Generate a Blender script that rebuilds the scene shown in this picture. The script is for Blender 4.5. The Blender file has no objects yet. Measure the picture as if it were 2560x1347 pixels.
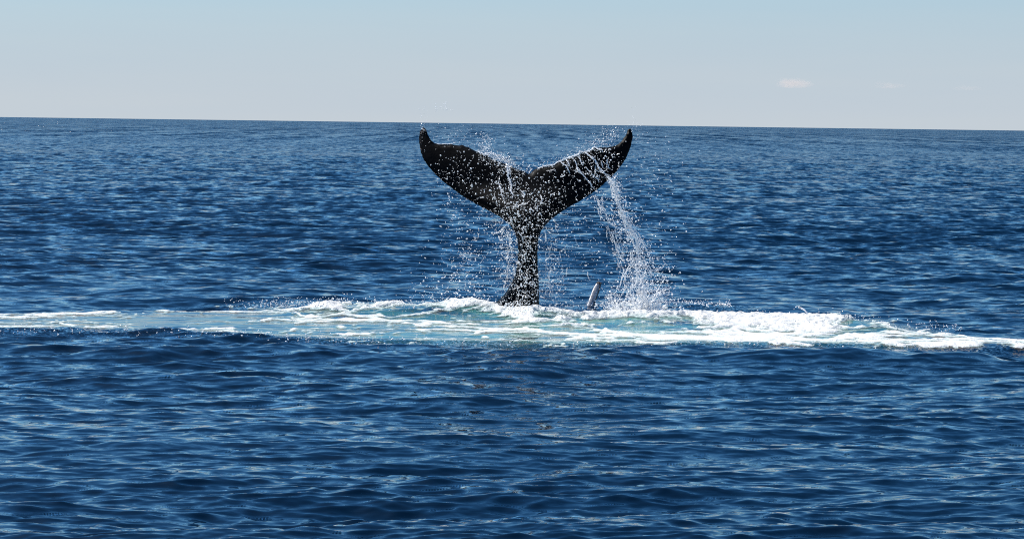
import bpy, math, random
import numpy as np
from mathutils import Vector, Matrix
from mathutils.geometry import delaunay_2d_cdt

random.seed(7)
rng = np.random.default_rng(11)
sc = bpy.context.scene
col = sc.collection
R = math.radians

# ------------------------------------------------------------------ camera
PW, PH = 2560.0, 1347.0          # size of the photograph the measurements were taken from
FPX = 6500.0                     # focal length in photograph pixels
CAM_H = 4.0
PITCH = math.atan((PH / 2 - 309.0) / FPX)
ROLL = R(0.76)
cam_data = bpy.data.cameras.new('camera')
cam = bpy.data.objects.new('camera', cam_data)
col.objects.link(cam)
fwd = Vector((0, math.cos(PITCH), -math.sin(PITCH)))
up0 = Vector((0, math.sin(PITCH), math.cos(PITCH)))
rt0 = Vector((1, 0, 0))
rt = rt0 * math.cos(ROLL) + up0 * math.sin(ROLL)
up = -rt0 * math.sin(ROLL) + up0 * math.cos(ROLL)
m = Matrix((rt, up, -fwd)).transposed().to_4x4()
m.translation = Vector((0, 0, CAM_H))
cam.matrix_world = m
cam_data.sensor_width = 36.0
cam_data.lens = 36.0 * FPX / PW
cam_data.clip_start = 0.5
cam_data.clip_end = 120000.0
sc.camera = cam

# ------------------------------------------------------------------ light
SUN_EL, SUN_AZ = R(54), R(-48)   # ahead of the camera and to the left
world = bpy.data.worlds.new('World')
sc.world = world
world.use_nodes = True
wn = world.node_tree
for n in list(wn.nodes):
    wn.nodes.remove(n)
def wnode(t, **kw):
    n = wn.nodes.new(t)
    for k, v in kw.items():
        setattr(n, k, v)
    return n
sky = wnode('ShaderNodeTexSky', sky_type='NISHITA', sun_disc=False, sun_elevation=SUN_EL,
            sun_rotation=SUN_AZ, altitude=0.0, air_density=1.0, dust_density=0.35, ozone_density=2.0)
# thin sea haze low over the horizon, the same all the way round
geo = wnode('ShaderNodeTexCoord')
sep = wnode('ShaderNodeSeparateXYZ')
ramp = wnode('ShaderNodeMapRange', interpolation_type='SMOOTHERSTEP')
ramp.inputs['From Min'].default_value = -0.01
ramp.inputs['From Max'].default_value = 0.14
ramp.inputs['To Min'].default_value = 0.95
ramp.inputs['To Max'].default_value = 0.0
ramp2 = wnode('ShaderNodeMapRange')
ramp2.inputs['From Min'].default_value = 0.0
ramp2.inputs['From Max'].default_value = 0.05
hz = wnode('ShaderNodeMix', data_type='RGBA')
hz.inputs['A'].default_value = (5.45, 6.05, 6.7, 1)
hz.inputs['B'].default_value = (4.65, 5.6, 6.75, 1)
hs = wnode('ShaderNodeHueSaturation')
hs.inputs['Saturation'].default_value = 1.18
hs.inputs['Value'].default_value = 1.04
mixs = wnode('ShaderNodeMix', data_type='RGBA')
bg = wnode('ShaderNodeBackground')
bg.inputs['Strength'].default_value = 0.07
out = wnode('ShaderNodeOutputWorld')
L = wn.links.new
L(geo.outputs['Generated'], sep.inputs[0])
L(sep.outputs['Z'], ramp.inputs['Value'])
# faint unevenness of the haze
hn = wnode('ShaderNodeTexNoise'); hn.inputs['Scale'].default_value = 1.0; hn.inputs['Detail'].default_value = 4.0
hv = wnode('ShaderNodeVectorMath', operation='MULTIPLY'); hv.inputs[1].default_value = (5, 5, 70)
L(geo.outputs['Generated'], hv.inputs[0]); L(hv.outputs[0], hn.inputs['Vector'])
ha = wnode('ShaderNodeMath', operation='MULTIPLY_ADD'); ha.inputs[1].default_value = 0.035
L(hn.outputs['Fac'], ha.inputs[0]); L(sep.outputs['Z'], ha.inputs[2])
hb = wnode('ShaderNodeMath', operation='SUBTRACT'); hb.inputs[1].default_value = 0.0175
L(ha.outputs[0], hb.inputs[0])
L(hb.outputs[0], ramp2.inputs['Value'])
L(ramp2.outputs[0], hz.inputs['Factor'])
tint = wnode('ShaderNodeMix', data_type='RGBA', blend_type='MULTIPLY')
tint.inputs['Factor'].default_value = 1.0
tint.inputs['B'].default_value = (0.70, 0.92, 1.10, 1)
L(sky.outputs[0], tint.inputs['A'])
L(tint.outputs['Result'], hs.inputs['Color'])
L(ramp.outputs[0], mixs.inputs['Factor'])
L(hs.outputs[0], mixs.inputs['A'])
L(hz.outputs['Result'], mixs.inputs['B'])
L(mixs.outputs['Result'], bg.inputs['Color'])
L(bg.outputs[0], out.inputs['Surface'])

sd = bpy.data.lights.new('sun', 'SUN')
sun = bpy.data.objects.new('sun', sd)
col.objects.link(sun)
sd.energy = 5.0
sd.angle = R(0.53)
sd.color = (1.0, 0.95, 0.88)
sdir = Vector((math.sin(SUN_AZ) * math.cos(SUN_EL), math.cos(SUN_AZ) * math.cos(SUN_EL), math.sin(SUN_EL)))
sun.rotation_euler = sdir.to_track_quat('Z', 'Y').to_euler()

sc.view_settings.view_transform = 'Standard'
sc.view_settings.look = 'None'
sc.view_settings.exposure = 0.55
sc.view_settings.gamma = 1.0
sc.view_settings.use_curve_mapping = False
sc.render.engine = 'CYCLES'
sc.cycles.max_bounces = 8
sc.cycles.transparent_max_bounces = 16
sc.cycles.volume_step_rate = 1.0
sc.cycles.use_denoising = False
sc.cycles.pixel_filter_type = 'BLACKMAN_HARRIS'
sc.cycles.filter_width = 1.1
sc.cycles.sample_clamp_indirect = 4.0

# ------------------------------------------------------------------ helpers
camR = np.array([list(rt), list(up), list(fwd)])      # rows: right, up, forward
def ray(px, py):
    px = np.asarray(px, float); py = np.asarray(py, float)
    a = (px - PW / 2) / FPX; b = -(py - PH / 2) / FPX
    return a[..., None] * camR[0] + b[..., None] * camR[1] + camR[2]
def on_depth(px, py, y):
    """world point seen at (px, py) at distance y along +Y"""
    d = ray(px, py)
    return d * (np.asarray(y, float) / d[..., 1])[..., None] + np.array([0, 0, CAM_H])
def on_water(px, py, z=0.0):
    d = ray(px, py)
    t = (z - CAM_H) / d[..., 2]
    return d * t[..., None] + np.array([0, 0, CAM_H])
def to_px(P):
    v = np.asarray(P, float) - np.array([0, 0, CAM_H])
    c = v @ camR.T
    return PW / 2 + FPX * c[..., 0] / c[..., 2], PH / 2 - FPX * c[..., 1] / c[..., 2]
def smooth(a, b, x):
    t = np.clip((x - a) / (b - a), 0, 1)
    return t * t * (3 - 2 * t)

def _hash(ix, iy, seed):
    n = (ix.astype(np.int64) * 374761393 + iy.astype(np.int64) * 668265263 + seed * 1442695041) & 0xFFFFFFFF
    n = ((n ^ (n >> 13)) * 1274126177) & 0xFFFFFFFF
    n = ((n ^ (n >> 16)) * 2246822519) & 0xFFFFFFFF
    return ((n ^ (n >> 15)) & 0xFFFFFF) / float(0xFFFFFF)
def vnoise(x, y, seed=0):
    ix = np.floor(x); iy = np.floor(y)
    fx = x - ix; fy = y - iy
    fx = fx * fx * (3 - 2 * fx); fy = fy * fy * (3 - 2 * fy)
    a = _hash(ix, iy, seed); b = _hash(ix + 1, iy, seed)
    c = _hash(ix, iy + 1, seed); d = _hash(ix + 1, iy + 1, seed)
    return (a * (1 - fx) + b * fx) * (1 - fy) + (c * (1 - fx) + d * fx) * fy
def fbm(x, y, seed=0, oct=4, gain=0.5):
    s = 0; a = 1.0; t = 0
    for i in range(oct):
        s = s + a * vnoise(x * 2 ** i + 17.3 * i, y * 2 ** i - 9.1 * i, seed + i); t += a; a *= gain
    return s / t
def worley(x, y, seed=0):
    """distance to nearest and second nearest jittered cell point"""
    ix = np.floor(x); iy = np.floor(y)
    f1 = np.full(x.shape, 9.0); f2 = np.full(x.shape, 9.0)
    for dx in (-1, 0, 1):
        for dy in (-1, 0, 1):
            cx = ix + dx; cy = iy + dy
            qx = cx + _hash(cx, cy, seed) - x; qy = cy + _hash(cx, cy, seed + 77) - y
            d = np.sqrt(qx * qx + qy * qy)
            f2 = np.where(d < f1, f1, np.minimum(f2, d)); f1 = np.minimum(f1, d)
    return f1, f2

def mesh_from_arrays(name, V, F, mat, smooth_shade=True, attrs=None, parent=None):
    V = np.ascontiguousarray(V, np.float32); F = np.ascontiguousarray(F, np.int32)
    k = F.shape[1]
    me = bpy.data.meshes.new(name)
    me.vertices.add(len(V)); me.vertices.foreach_set('co', V.ravel())
    me.loops.add(F.size); me.loops.foreach_set('vertex_index', F.ravel())
    me.polygons.add(len(F)); me.polygons.foreach_set('loop_start', np.arange(0, F.size, k, dtype=np.int32))
    me.update(calc_edges=True)
    me.polygons.foreach_set('use_smooth', np.full(len(F), smooth_shade, dtype=bool))
    for an, av in (attrs or {}).items():
        at = me.attributes.new(an, 'FLOAT', 'POINT')
        at.data.foreach_set('value', np.ascontiguousarray(av, np.float32).ravel())
    me.materials.append(mat)
    me.update()
    o = bpy.data.objects.new(name, me)
    col.objects.link(o)
    if parent is not None:
        o.parent = parent
    return o
def tag(o, label=None, cat=None, kind=None, group=None):
    if label: o['label'] = label
    if cat: o['category'] = cat
    if kind: o['kind'] = kind
    if group: o['group'] = group
    return o

class Mat:
    def __init__(s, name):
        s.m = bpy.data.materials.new(name); s.m.use_nodes = True
        s.nt = s.m.node_tree; s.nt.nodes.clear()
        s.out = s.n('ShaderNodeOutputMaterial')
    def n(s, t, ins=None, **kw):
        nd = s.nt.nodes.new(t)
        for k, v in kw.items(): setattr(nd, k, v)
        for k, v in (ins or {}).items():
            if hasattr(v, 'links') or isinstance(v, bpy.types.NodeSocket): s.nt.links.new(v, nd.inputs[k])
            else: nd.inputs[k].default_value = v
        return nd
    def math(s, op, a, b=0.0, c=0.0, clamp=False):
        nd = s.n('ShaderNodeMath', {0: a, 1: b, 2: c}, operation=op, use_clamp=clamp); return nd.outputs[0]
    def vmath(s, op, a, b=None, scale=None):
        nd = s.n('ShaderNodeVectorMath', {0: a}, operation=op)
        if b is not None:
            if isinstance(b, bpy.types.NodeSocket): s.nt.links.new(b, nd.inputs[1])
            else: nd.inputs[1].default_value = b
        if scale is not None:
            if isinstance(scale, bpy.types.NodeSocket): s.nt.links.new(scale, nd.inputs['Scale'])
            else: nd.inputs['Scale'].default_value = scale
        return nd.outputs[0]
    def attr(s, name):
        return s.n('ShaderNodeAttribute', attribute_name=name, attribute_type='GEOMETRY').outputs['Fac']
    def noise(s, vec, scale, detail=2.0, rough=0.5, out='Fac'):
        nd = s.n('ShaderNodeTexNoise', {'Vector': vec, 'Scale': scale, 'Detail': detail, 'Roughness': rough}); return nd.outputs[out]
    def maprange(s, v, a, b, c=0.0, d=1.0):
        return s.n('ShaderNodeMapRange', {'Value': v, 'From Min': a, 'From Max': b, 'To Min': c, 'To Max': d}).outputs[0]
    def mixc(s, f, a, b):
        nd = s.n('ShaderNodeMix', {'Factor': f, 'A': a, 'B': b}, data_type='RGBA')
        return nd.outputs['Result']

# ------------------------------------------------------------------ waves
NW = 250
LMIN, LMAX = 0.11, 24.0
lam = np.exp(np.sort(rng.uniform(math.log(LMIN), math.log(LMAX), NW)))
ang = -math.pi / 2 + R(8) + rng.normal(0, 1, NW) * np.interp(np.log(lam), [math.log(0.2), math.log(2.0), math.log(8)], [R(21), R(30), R(30)])
slope_oct = np.interp(np.log2(lam), [-3.3, -2.0, -1.0, 0.0, 1.0, 2.0, 4.6], [0.13, 0.14, 0.12, 0.080, 0.056, 0.042, 0.008])
n_per_oct = NW / (math.log2(LMAX / LMIN))
wk = 2 * math.pi / lam
wa = slope_oct * math.sqrt(2 / n_per_oct) / wk
wph = rng.uniform(0, 2 * math.pi, NW)
wcx, wcy = np.cos(ang), np.sin(ang)

WHALE_Y = 54.5
# outline of the churned patch in the photograph, as measured (x, far edge, near edge)
PX_ = np.array([-400, 0, 150, 300, 500, 700, 850, 1000, 1200, 1330, 1500, 1640, 1900, 2100, 2250, 2400, 2560, 2900.])
TOP = np.array([800, 790, 786, 782, 778, 768, 757, 764, 760, 775, 772, 780, 786, 792, 812, 838, 848, 846.])
BOT = np.array([826, 834, 836, 836, 842, 856, 862, 868, 872, 873, 874, 874, 876, 878, 882, 882, 878, 868.])
def patch(px, py):
    """0..1 inside the churned patch, with soft edges; also depth across it (0 far edge, 1 near edge)"""
    t = np.interp(px, PX_, TOP); b = np.interp(px, PX_, BOT)
    q = (py - t) / (b - t)
    return smooth(-0.12, 0.08, q) * (1 - smooth(0.9, 1.1, q)), q

def bump_line(px, py, pts, width):
    """gaussian ridge along a polyline given as (x, y) in photograph pixels on the water, faded at its ends"""
    pts = np.array(pts, float)
    yc = np.interp(px, pts[:, 0], pts[:, 1])
    L0, L1 = pts[0, 0], pts[-1, 0]
    f = smooth(L0 - 90, L0 + 90, px) * (1 - smooth(L1 - 60, L1 + 60, px))
    return f * np.exp(-((py - yc) / width) ** 2)

def sea_height(x, y, sp):
    """displaced sea surface points for undisplaced x, y; sp = local mesh spacing (short waves fade out)"""
    X = x.astype(np.float64).copy(); Y = y.astype(np.float64).copy(); Z = np.zeros_like(X)
    px, py = to_px(np.stack([x, y, np.zeros_like(x)], -1))
    near = (y > 30) & (y < 75)
    pm = np.zeros_like(X); q = np.full_like(X, -9.0)
    p_, q_ = patch(px[near], py[near])
    pm[near] = p_; q[near] = q_
    calm = 1 - 0.82 * pm
    grp = 0.5 + 1.0 * fbm(x / 5.0, y / 8.0, 5, 3)          # wave groups
    for i in range(NW):
        w = np.clip((lam[i] / sp - 2.3) / 1.8, 0, 1)
        idx = np.nonzero(w > 0)[0]
        if len(idx) == 0: continue
        if len(idx) == len(X): idx = slice(None)
        ph = wk[i] * (wcx[i] * x[idx] + wcy[i] * y[idx]) + wph[i]
        a = wa[i] * w[idx] * grp[idx]
        a = a * calm[idx]
        Z[idx] += a * np.cos(ph)
        s = a * np.sin(ph) * 0.75
        X[idx] -= wcx[i] * s; Y[idx] -= wcy[i] * s
    if near.any():
        P, Qy = px[near], py[near]
        xx, yy = x[near], y[near]
        dz = np.zeros_like(P)
        n1 = fbm(xx / 0.5, yy / 0.8, 21, 4); n2 = fbm(xx / 1.6, yy / 2.0, 31, 3)
        # white water heaped up on the far side, left of the tail
        dz += 0.21 * bump_line(P, Qy, [(760, 782), (900, 782), (1060, 787), (1225, 781)], 9) * (0.35 + 0.9 * n2 + 0.5 * n1)
        # water piled against the foot of the tail
        dz += 0.12 * bump_line(P, Qy, [(1150, 789), (1235, 790), (1330, 796), (1400, 798)], 5) * (0.5 + 0.6 * n1 + 0.4 * n2)
        # and on the right, where the curtain of water lands
        dz += 0.10 * bump_line(P, Qy, [(1340, 800), (1500, 803), (1640, 806), (1850, 806), (2040, 812), (2120, 815), (2240, 828)], 11) * (0.35 + 0.9 * n2 + 0.5 * n1)
        dz += 0.10 * bump_line(P, Qy, [(1380, 776), (1480, 772), (1600, 776)], 4) * (0.4 + n1)
        # near lip of the patch: a low step, its steep side to the camera
        dz += 0.12 * bump_line(P, Qy, [(-200, 832), (300, 836), (700, 852), (1000, 862), (1400, 868), (1900, 870), (2300, 876), (2700, 868)], 10) * (0.5 + 0.8 * n2)
        # dark swells beside the patch
        dz += 0.12 * bump_line(P, Qy, [(1630, 768), (1760, 774), (1950, 782), (2150, 786)], 6) * (0.5 + 0.8 * n2)
        dz += 0.13 * bump_line(P, Qy, [(1850, 905), (2150, 902), (2500, 905)], 11)
        dz += 0.07 * bump_line(P, Qy, [(520, 766), (700, 764), (900, 760)], 4) * (0.4 + n1)
        Z[near] += dz
    return X, Y, Z, pm, q, px, py

def zone_rough(px, py):
    """freshly broken, choppy water round the rim of the patch"""
    r = bump_line(px, py, [(560, 768), (760, 760), (900, 757), (1000, 760)], 7) \
      + bump_line(px, py, [(1380, 776), (1480, 778), (1700, 779), (1900, 783)], 12) \
      + 0.9 * bump_line(px, py, [(1640, 762), (1760, 764), (1830, 766)], 6) \
      + 0.9 * bump_line(px, py, [(-100, 838), (400, 840), (700, 855), (1000, 868), (1500, 872), (2000, 876), (2560, 880)], 6) \
      + 0.8 * bump_line(px, py, [(2050, 800), (2250, 822), (2420, 836)], 9)
    return np.clip(r, 0, 1)
def zone_aerated(px, py):
    """water milky with bubbles under the surface"""
    q = patch(px, py)[1]
    c = smooth(0.05, 0.3, q) * (1 - smooth(0.88, 1.04, q))
    return c * np.interp(px, [0, 250, 700, 1000, 1300, 1700, 2000, 2250, 2400], [0.0, 0.12, 0.32, 0.55, 0.95, 1.0, 0.8, 0.45, 0.0])

def grid_faces(nr, nc):
    i = np.arange(nr - 1)[:, None] * nc + np.arange(nc - 1)[None, :]
    return np.stack([i, i + 1, i + nc + 1, i + nc], -1).reshape(-1, 4)

# ------------------------------------------------------------------ sea
def sea_material():
    M = Mat('sea_water')
    pos = M.n('ShaderNodeNewGeometry').outputs['Position']
    aer = M.attr('aerated'); rgh = M.attr('chop'); far = M.attr('unresolved'); calm = M.attr('calm')
    st = M.vmath('MULTIPLY', pos, (0.42, 1.0, 1.0))
    warp = M.noise(pos, 0.9, 2.0, 0.5, 'Color')
    st = M.vmath('ADD', st, M.vmath('SCALE', warp, scale=0.3))
    half = (0.5, 0.5, 0.5)
    n1 = M.vmath('SUBTRACT', M.noise(st, 2.6, 2.0, 0.55, 'Color'), half)
    n2 = M.vmath('SUBTRACT', M.noise(st, 8.0, 3.0, 0.6, 'Color'), half)
    n3 = M.vmath('SUBTRACT', M.noise(pos, 16.0, 3.0, 0.65, 'Color'), half)
    gust = M.maprange(M.noise(M.vmath('MULTIPLY', pos, (0.25, 0.6, 1.0)), 0.16, 3.0), 0.3, 0.7, 0.65, 1.25)
    quiet = M.math('SUBTRACT', 1.0, M.math('MULTIPLY', calm, 0.75))
    amp = M.math('MULTIPLY', gust, quiet)
    s1 = M.vmath('SCALE', n1, scale=M.math('MULTIPLY', amp, M.math('MULTIPLY_ADD', M.attr('tilt'), 0.45, 0.62)))
    s2 = M.vmath('SCALE', n2, scale=M.math('MULTIPLY', amp, 0.60))
    s3 = M.vmath('SCALE', n3, scale=M.math('MULTIPLY', rgh, 1.7))
    s4 = M.vmath('SCALE', n1, scale=M.math('MULTIPLY', far, 0.3))
    s = M.vmath('ADD', M.vmath('ADD', s1, s2), M.vmath('ADD', s3, s4))
    bands = [M.noise(M.vmath('MULTIPLY', pos, sc_), 1.0, 3.0, 0.6) for sc_ in ((0.10, 0.003, 0.0), (0.22, 0.018, 0.0), (0.4, 0.07, 0.0))]
    coarse = M.maprange(M.math('ADD', M.math('ADD', bands[0], bands[1]), bands[2]), 1.15, 1.85, -0.36, 0.36)
    mids = [M.noise(M.vmath('MULTIPLY', pos, sc_), 1.0, 3.0, 0.6) for sc_ in ((0.7, 0.16, 0.0), (1.7, 0.6, 0.0))]
    medium = M.maprange(M.math('ADD', mids[0], mids[1]), 0.75, 1.25, -0.16, 0.16)
    streak = M.math('ADD', M.math('ADD', M.math('MULTIPLY', coarse, M.attr('remote')), medium), M.math('MULTIPLY_ADD', M.attr('remote'), 0.075, 0.12))
    lean = M.n('ShaderNodeCombineXYZ', {'X': 0.0, 'Y': M.math('MULTIPLY', M.attr('tilt'), M.math('MULTIPLY', streak, -1.0)), 'Z': 0.0}).outputs[0]
    s = M.vmath('MULTIPLY', M.vmath('ADD', s, lean), (0.85, 1.0, 0.0))
    nrm = M.vmath('NORMALIZE', M.vmath('ADD', M.n('ShaderNodeNewGeometry').outputs['Normal'], s))
    cloudy = M.math('MULTIPLY', aer, M.maprange(M.noise(M.vmath('MULTIPLY', pos, (0.5, 1, 1)), 1.3, 4.0), 0.3, 0.65), clamp=True)
    base = M.mixc(cloudy, (0.0007, 0.0066, 0.0180, 1), (0.065, 0.225, 0.19, 1))
    rough = M.math('ADD', 0.06, M.math('MULTIPLY', far, 0.14))
    body = M.n('ShaderNodeBsdfDiffuse', {'Color': base})
    gl = M.n('ShaderNodeBsdfGlossy', {'Color': (1, 1, 1, 1), 'Roughness': rough, 'Normal': nrm}, distribution='BECKMANN')
    fr = M.n('ShaderNodeFresnel', {'IOR': 1.333, 'Normal': nrm})
    p = M.n('ShaderNodeMixShader', {0: fr.outputs[0], 1: body.outputs[0], 2: gl.outputs[0]})
    M.nt.links.new(p.outputs[0], M.out.inputs[0])
    return M.m

def build_sea():
    th_in = np.arange(-0.215, 0.2151, 0.0011)
    th_l = -0.215 - np.cumsum(np.linspace(0.002, 0.02, 16))
    th = np.concatenate([th_l[::-1], th_in, -th_l])
    bands, spc = [], []
    for a, b, st in ((9.0, 19.0, 0.006), (19.0, 130.0, 0.0015), (130.0, 300.0, 0.0025), (300.0, 26000.0, 0.006)):
        q_ = np.exp(np.arange(math.log(a), math.log(b) - st * 0.5, st)); bands.append(q_); spc.append(q_ * max(st, 0.0013))
    r = np.concatenate(bands)
    Rr, T = np.meshgrid(r, th, indexing='ij')
    x = (Rr * np.sin(T)).ravel(); y = (Rr * np.cos(T)).ravel()
    sp = np.repeat(np.concatenate(spc), len(th))
    X, Y, Z, pm, q, px, py = sea_height(x, y, sp)
    near = q > -5
    chop = np.zeros_like(X); aer = np.zeros_like(X)
    chop[near] = zone_rough(px[near], py[near]); aer[near] = zone_aerated(px[near], py[near])
    # keep only a gentle far-off swell once waves get smaller than the mesh
    far = smooth(60, 500, Rr.ravel())
    # short waves the mesh cannot carry show their steeper, near faces: mean tilt of what is visible
    tilt = smooth(40, 110, Rr.ravel())
    remote = smooth(220, 900, Rr.ravel())
    o = mesh_from_arrays('sea', np.stack([X, Y, Z], -1), grid_faces(len(r), len(th)), sea_material(),
                         attrs={'aerated': aer, 'chop': chop, 'unresolved': far, 'calm': pm, 'tilt': tilt * (1 - pm), 'remote': remote})
    tag(o, 'deep blue rippled open sea stretching to the horizon', kind='structure')
    return o
build_sea()

# ------------------------------------------------------------------ foam
STREAKS = [
    (3.2, [(350, 779), (437, 777), (504, 781), (605, 777), (672, 776), (773, 781), (860, 784)]),
    (3.5, [(-300, 800), (0, 796), (40, 801), (91, 791), (188, 789), (269, 786), (336, 789)]),
    (2.6, [(67, 816), (128, 818)]), (3.0, [(-300, 826), (0, 824), (100, 828), (235, 831), (302, 829)]),
    (3.0, [(437, 818), (487, 809), (571, 808), (672, 803), (739, 799), (860, 806)]),
    (2.8, [(366, 823), (504, 823), (571, 829), (615, 836), (699, 833), (739, 824), (766, 824)]),
    (2.8, [(700, 804), (784, 806), (915, 803), (1002, 806), (1069, 821)]),
    (3.2, [(784, 823), (888, 819), (969, 816), (1002, 818)]), (2.4, [(841, 843), (888, 840), (969, 836), (1036, 836)]),
    (6.0, [(1049, 808), (1137, 814), (1271, 808), (1405, 814), (1473, 824), (1560, 838)]),
    (5.0, [(1190, 835), (1271, 823), (1372, 835), (1439, 843), (1560, 845)]),
    (2.8, [(1036, 856), (1086, 858), (1187, 845), (1288, 841)]), (2.6, [(1234, 858), (1281, 851), (1331, 853)]),
    (3.0, [(1372, 857), (1560, 861), (1700, 866)]),
    (7.0, [(1500, 843), (1666, 841), (1831, 847), (2038, 855), (2204, 843), (2328, 847)]),
    (13.0, [(1728, 808), (1831, 812), (1997, 816), (2121, 806)]), (9.0, [(1748, 826), (1873, 843), (1997, 835), (2100, 826)]),
    (5.0, [(2120, 858), (2183, 866), (2245, 869), (2328, 871), (2452, 870), (2535, 857), (2700, 855)]),
    (4.0, [(2307, 843), (2390, 847), (2473, 855), (2560, 853), (2800, 850)])]
def foam_cover(px, py, x, y):
    """how much of the surface is white water: > 0 is foam"""
    p, q = patch(px, py)
    u, v = x, y
    wu = fbm(u / 1.3, v / 2.2, 3, 3) - 0.5; wv = fbm(u / 1.3, v / 2.2, 9, 3) - 0.5
    uu = u + 1.6 * wu; vv = v + 1.3 * wv
    f1, f2 = worley(uu / 1.5, vv / 0.95, 4)
    vein = 1 - smooth(0.02, 0.22, f2 - f1)
    g1, g2 = worley(uu / 0.5 + 4, vv / 0.36, 14)
    vein2 = 1 - smooth(0.02, 0.28, g2 - g1)
    cl = fbm(uu / 2.6, vv / 0.9, 40, 4)
    fine = fbm(u / 0.14, v / 0.3, 55, 3)
    dens = np.interp(px, [-400, 0, 200, 380, 560, 800, 1050, 1250, 1500, 1800, 2050, 2250, 2450, 2560, 2900],
                         [.34, .38, .32, .12, .18, .22, .27, .34, .42, .48, .44, .30, .36, .40, .4])
    n = 0.42 * cl + 0.34 * vein + 0.20 * vein2 + 0.22 * fine
    c = n - (0.86 - 0.62 * dens)
    # long streaks drawn out by the current
    jx = px + 26 * (fbm(u / 0.8, v / 1.2, 61, 3) - 0.5); jy = py + 17 * (fbm(u / 0.55, v / 0.8, 62, 5, 0.6) - 0.5)
    st = np.zeros_like(c)
    for wd, pts in STREAKS:
        P_ = np.array(pts, float)
        yc = np.interp(jx, P_[:, 0], P_[:, 1])
        f = smooth(P_[0, 0] - 15, P_[0, 0] + 30, jx) * (1 - smooth(P_[-1, 0] - 30, P_[-1, 0] + 15, jx))
        ww = wd * (0.55 + 0.9 * vnoise(u / 1.1 + P_[0, 0], v / 2.0, 63))
        st = np.maximum(st, f * np.exp(-((jy - yc) / ww) ** 2))
    c = c + 0.40 * st * (0.55 + 0.9 * fbm(u / 0.45, v / 0.6, 64, 4, 0.6))
    # heaped white water is solid
    ridge = 1.0 * bump_line(px, py, [(760, 784), (860, 773), (1000, 779), (1200, 777), (1300, 788), (1340, 794)], 16)
    ridge2 = bump_line(px, py, [(1330, 797), (1500, 800), (1640, 802), (1850, 803), (2040, 806), (2130, 812)], 17)
    ridge = ridge + 0.9 * bump_line(px, py, [(1110, 786), (1235, 788), (1330, 794), (1420, 797)], 8)
    lowr = bump_line(px, py, [(1850, 838), (2050, 835), (2200, 850), (2400, 862), (2560, 862), (2800, 858)], 12)
    mid = bump_line(px, py, [(1020, 818), (1200, 828), (1450, 840), (1800, 852), (2100, 858)], 9)
    c = c + 0.4 * bump_line(px, py, [(1390, 770), (1480, 768), (1570, 770)], 3.5) * (0.3 + 1.2 * fine)
    c = c + 0.46 * ridge * (0.45 + 1.1 * cl) + 0.34 * ridge2 * (0.25 + 1.5 * cl) + 0.2 * lowr + 0.2 * mid
    gaps = smooth(0.5, 0.68, fbm(u / 1.1 + 0.6 * wu, v / 0.75, 81, 4, 0.6))
    c = c - 0.30 * gaps * np.interp(px, [300, 1000, 1600, 2100, 2400], [0.3, 0.5, 0.9, 1.5, 1.7])
    # clear windows of green water
    def hole(cx, cy, rx, ry): return np.exp(-(((px - cx) / rx) ** 2 + ((py - cy) / ry) ** 2))
    c = c - 0.34 * hole(1170, 797, 150, 8) - 0.30 * hole(1360, 800, 95, 6) - 0.36 * hole(1600, 822, 170, 9) - 0.2 * hole(1300, 815, 120, 6) \
          - 0.25 * hole(1010, 846, 130, 8) - 0.22 * hole(500, 808, 170, 12) - 0.14 * hole(960, 822, 120, 10) - 0.2 * hole(2090, 822, 90, 7)
    edge = smooth(-0.05, 0.12, q + 0.25 * (fine - 0.5) + 0.7 * (cl - 0.5)) * (1 - smooth(0.86, 1.06, q + 0.35 * (cl - 0.5)))
    left = smooth(-500, -100, px)
    lip = bump_line(px, py, [(250, 837), (500, 843), (700, 855), (1000, 866), (1400, 871), (2000, 874), (2400, 880), (2600, 876)], 7)
    torn = fbm(u / 0.4, v / 0.55, 71, 5, 0.62)
    c = c * np.where(c > 0, edge, 1) - 0.3 * (1 - edge) - 0.1 * (1 - left)
    return c + lip * np.interp(px, [300, 900, 1300, 2600], [0.15, 0.3, 0.45, 0.45]) * smooth(0.5, 0.62, torn)

def foam_material():
    M = Mat('foam')
    pos = M.n('ShaderNodeNewGeometry').outputs['Position']
    cov = M.attr('cover')
    bub = M.noise(pos, 26.0, 4.0, 0.7)
    lump = M.noise(pos, 7.0, 3.0, 0.6)
    lace = M.noise(M.vmath('MULTIPLY', pos, (0.7, 1.0, 1.0)), 5.5, 4.0, 0.65)
    edge = M.math('ADD', cov, M.math('ADD', M.math('MULTIPLY', M.math('SUBTRACT', bub, 0.5), 0.14), M.math('MULTIPLY', M.math('SUBTRACT', lace, 0.5), 0.8)))
    alpha = M.maprange(edge, -0.03, 0.12)
    bmp = M.n('ShaderNodeBump', {'Height': M.math('ADD', M.math('MULTIPLY', bub, 0.009), M.math('MULTIPLY', lump, 0.06)), 'Distance': 1.0, 'Strength': 1.0})
    thick = M.maprange(cov, 0.0, 0.25)
    colr = M.mixc(thick, (0.40, 0.55, 0.55, 1), (0.78, 0.79, 0.78, 1))
    d = M.n('ShaderNodeBsdfDiffuse', {'Color': colr, 'Normal': bmp.outputs[0]})
    t = M.n('ShaderNodeBsdfTranslucent', {'Color': colr, 'Normal': bmp.outputs[0]})
    g = M.n('ShaderNodeBsdfGlossy', {'Color': (1, 1, 1, 1), 'Roughness': 0.25, 'Normal': bmp.outputs[0]})
    a = M.n('ShaderNodeMixShader', {0: 0.25, 1: d.outputs[0], 2: t.outputs[0]})
    b = M.n('ShaderNodeMixShader', {0: M.math('MULTIPLY', thick, 0.03), 1: a.outputs[0], 2: g.outputs[0]})
    tr = M.n('ShaderNodeBsdfTransparent')
    f = M.n('ShaderNodeMixShader', {0: alpha, 1: tr.outputs[0], 2: b.outputs[0]})
    M.nt.links.new(f.outputs[0], M.out.inputs[0])
    return M.m

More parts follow.
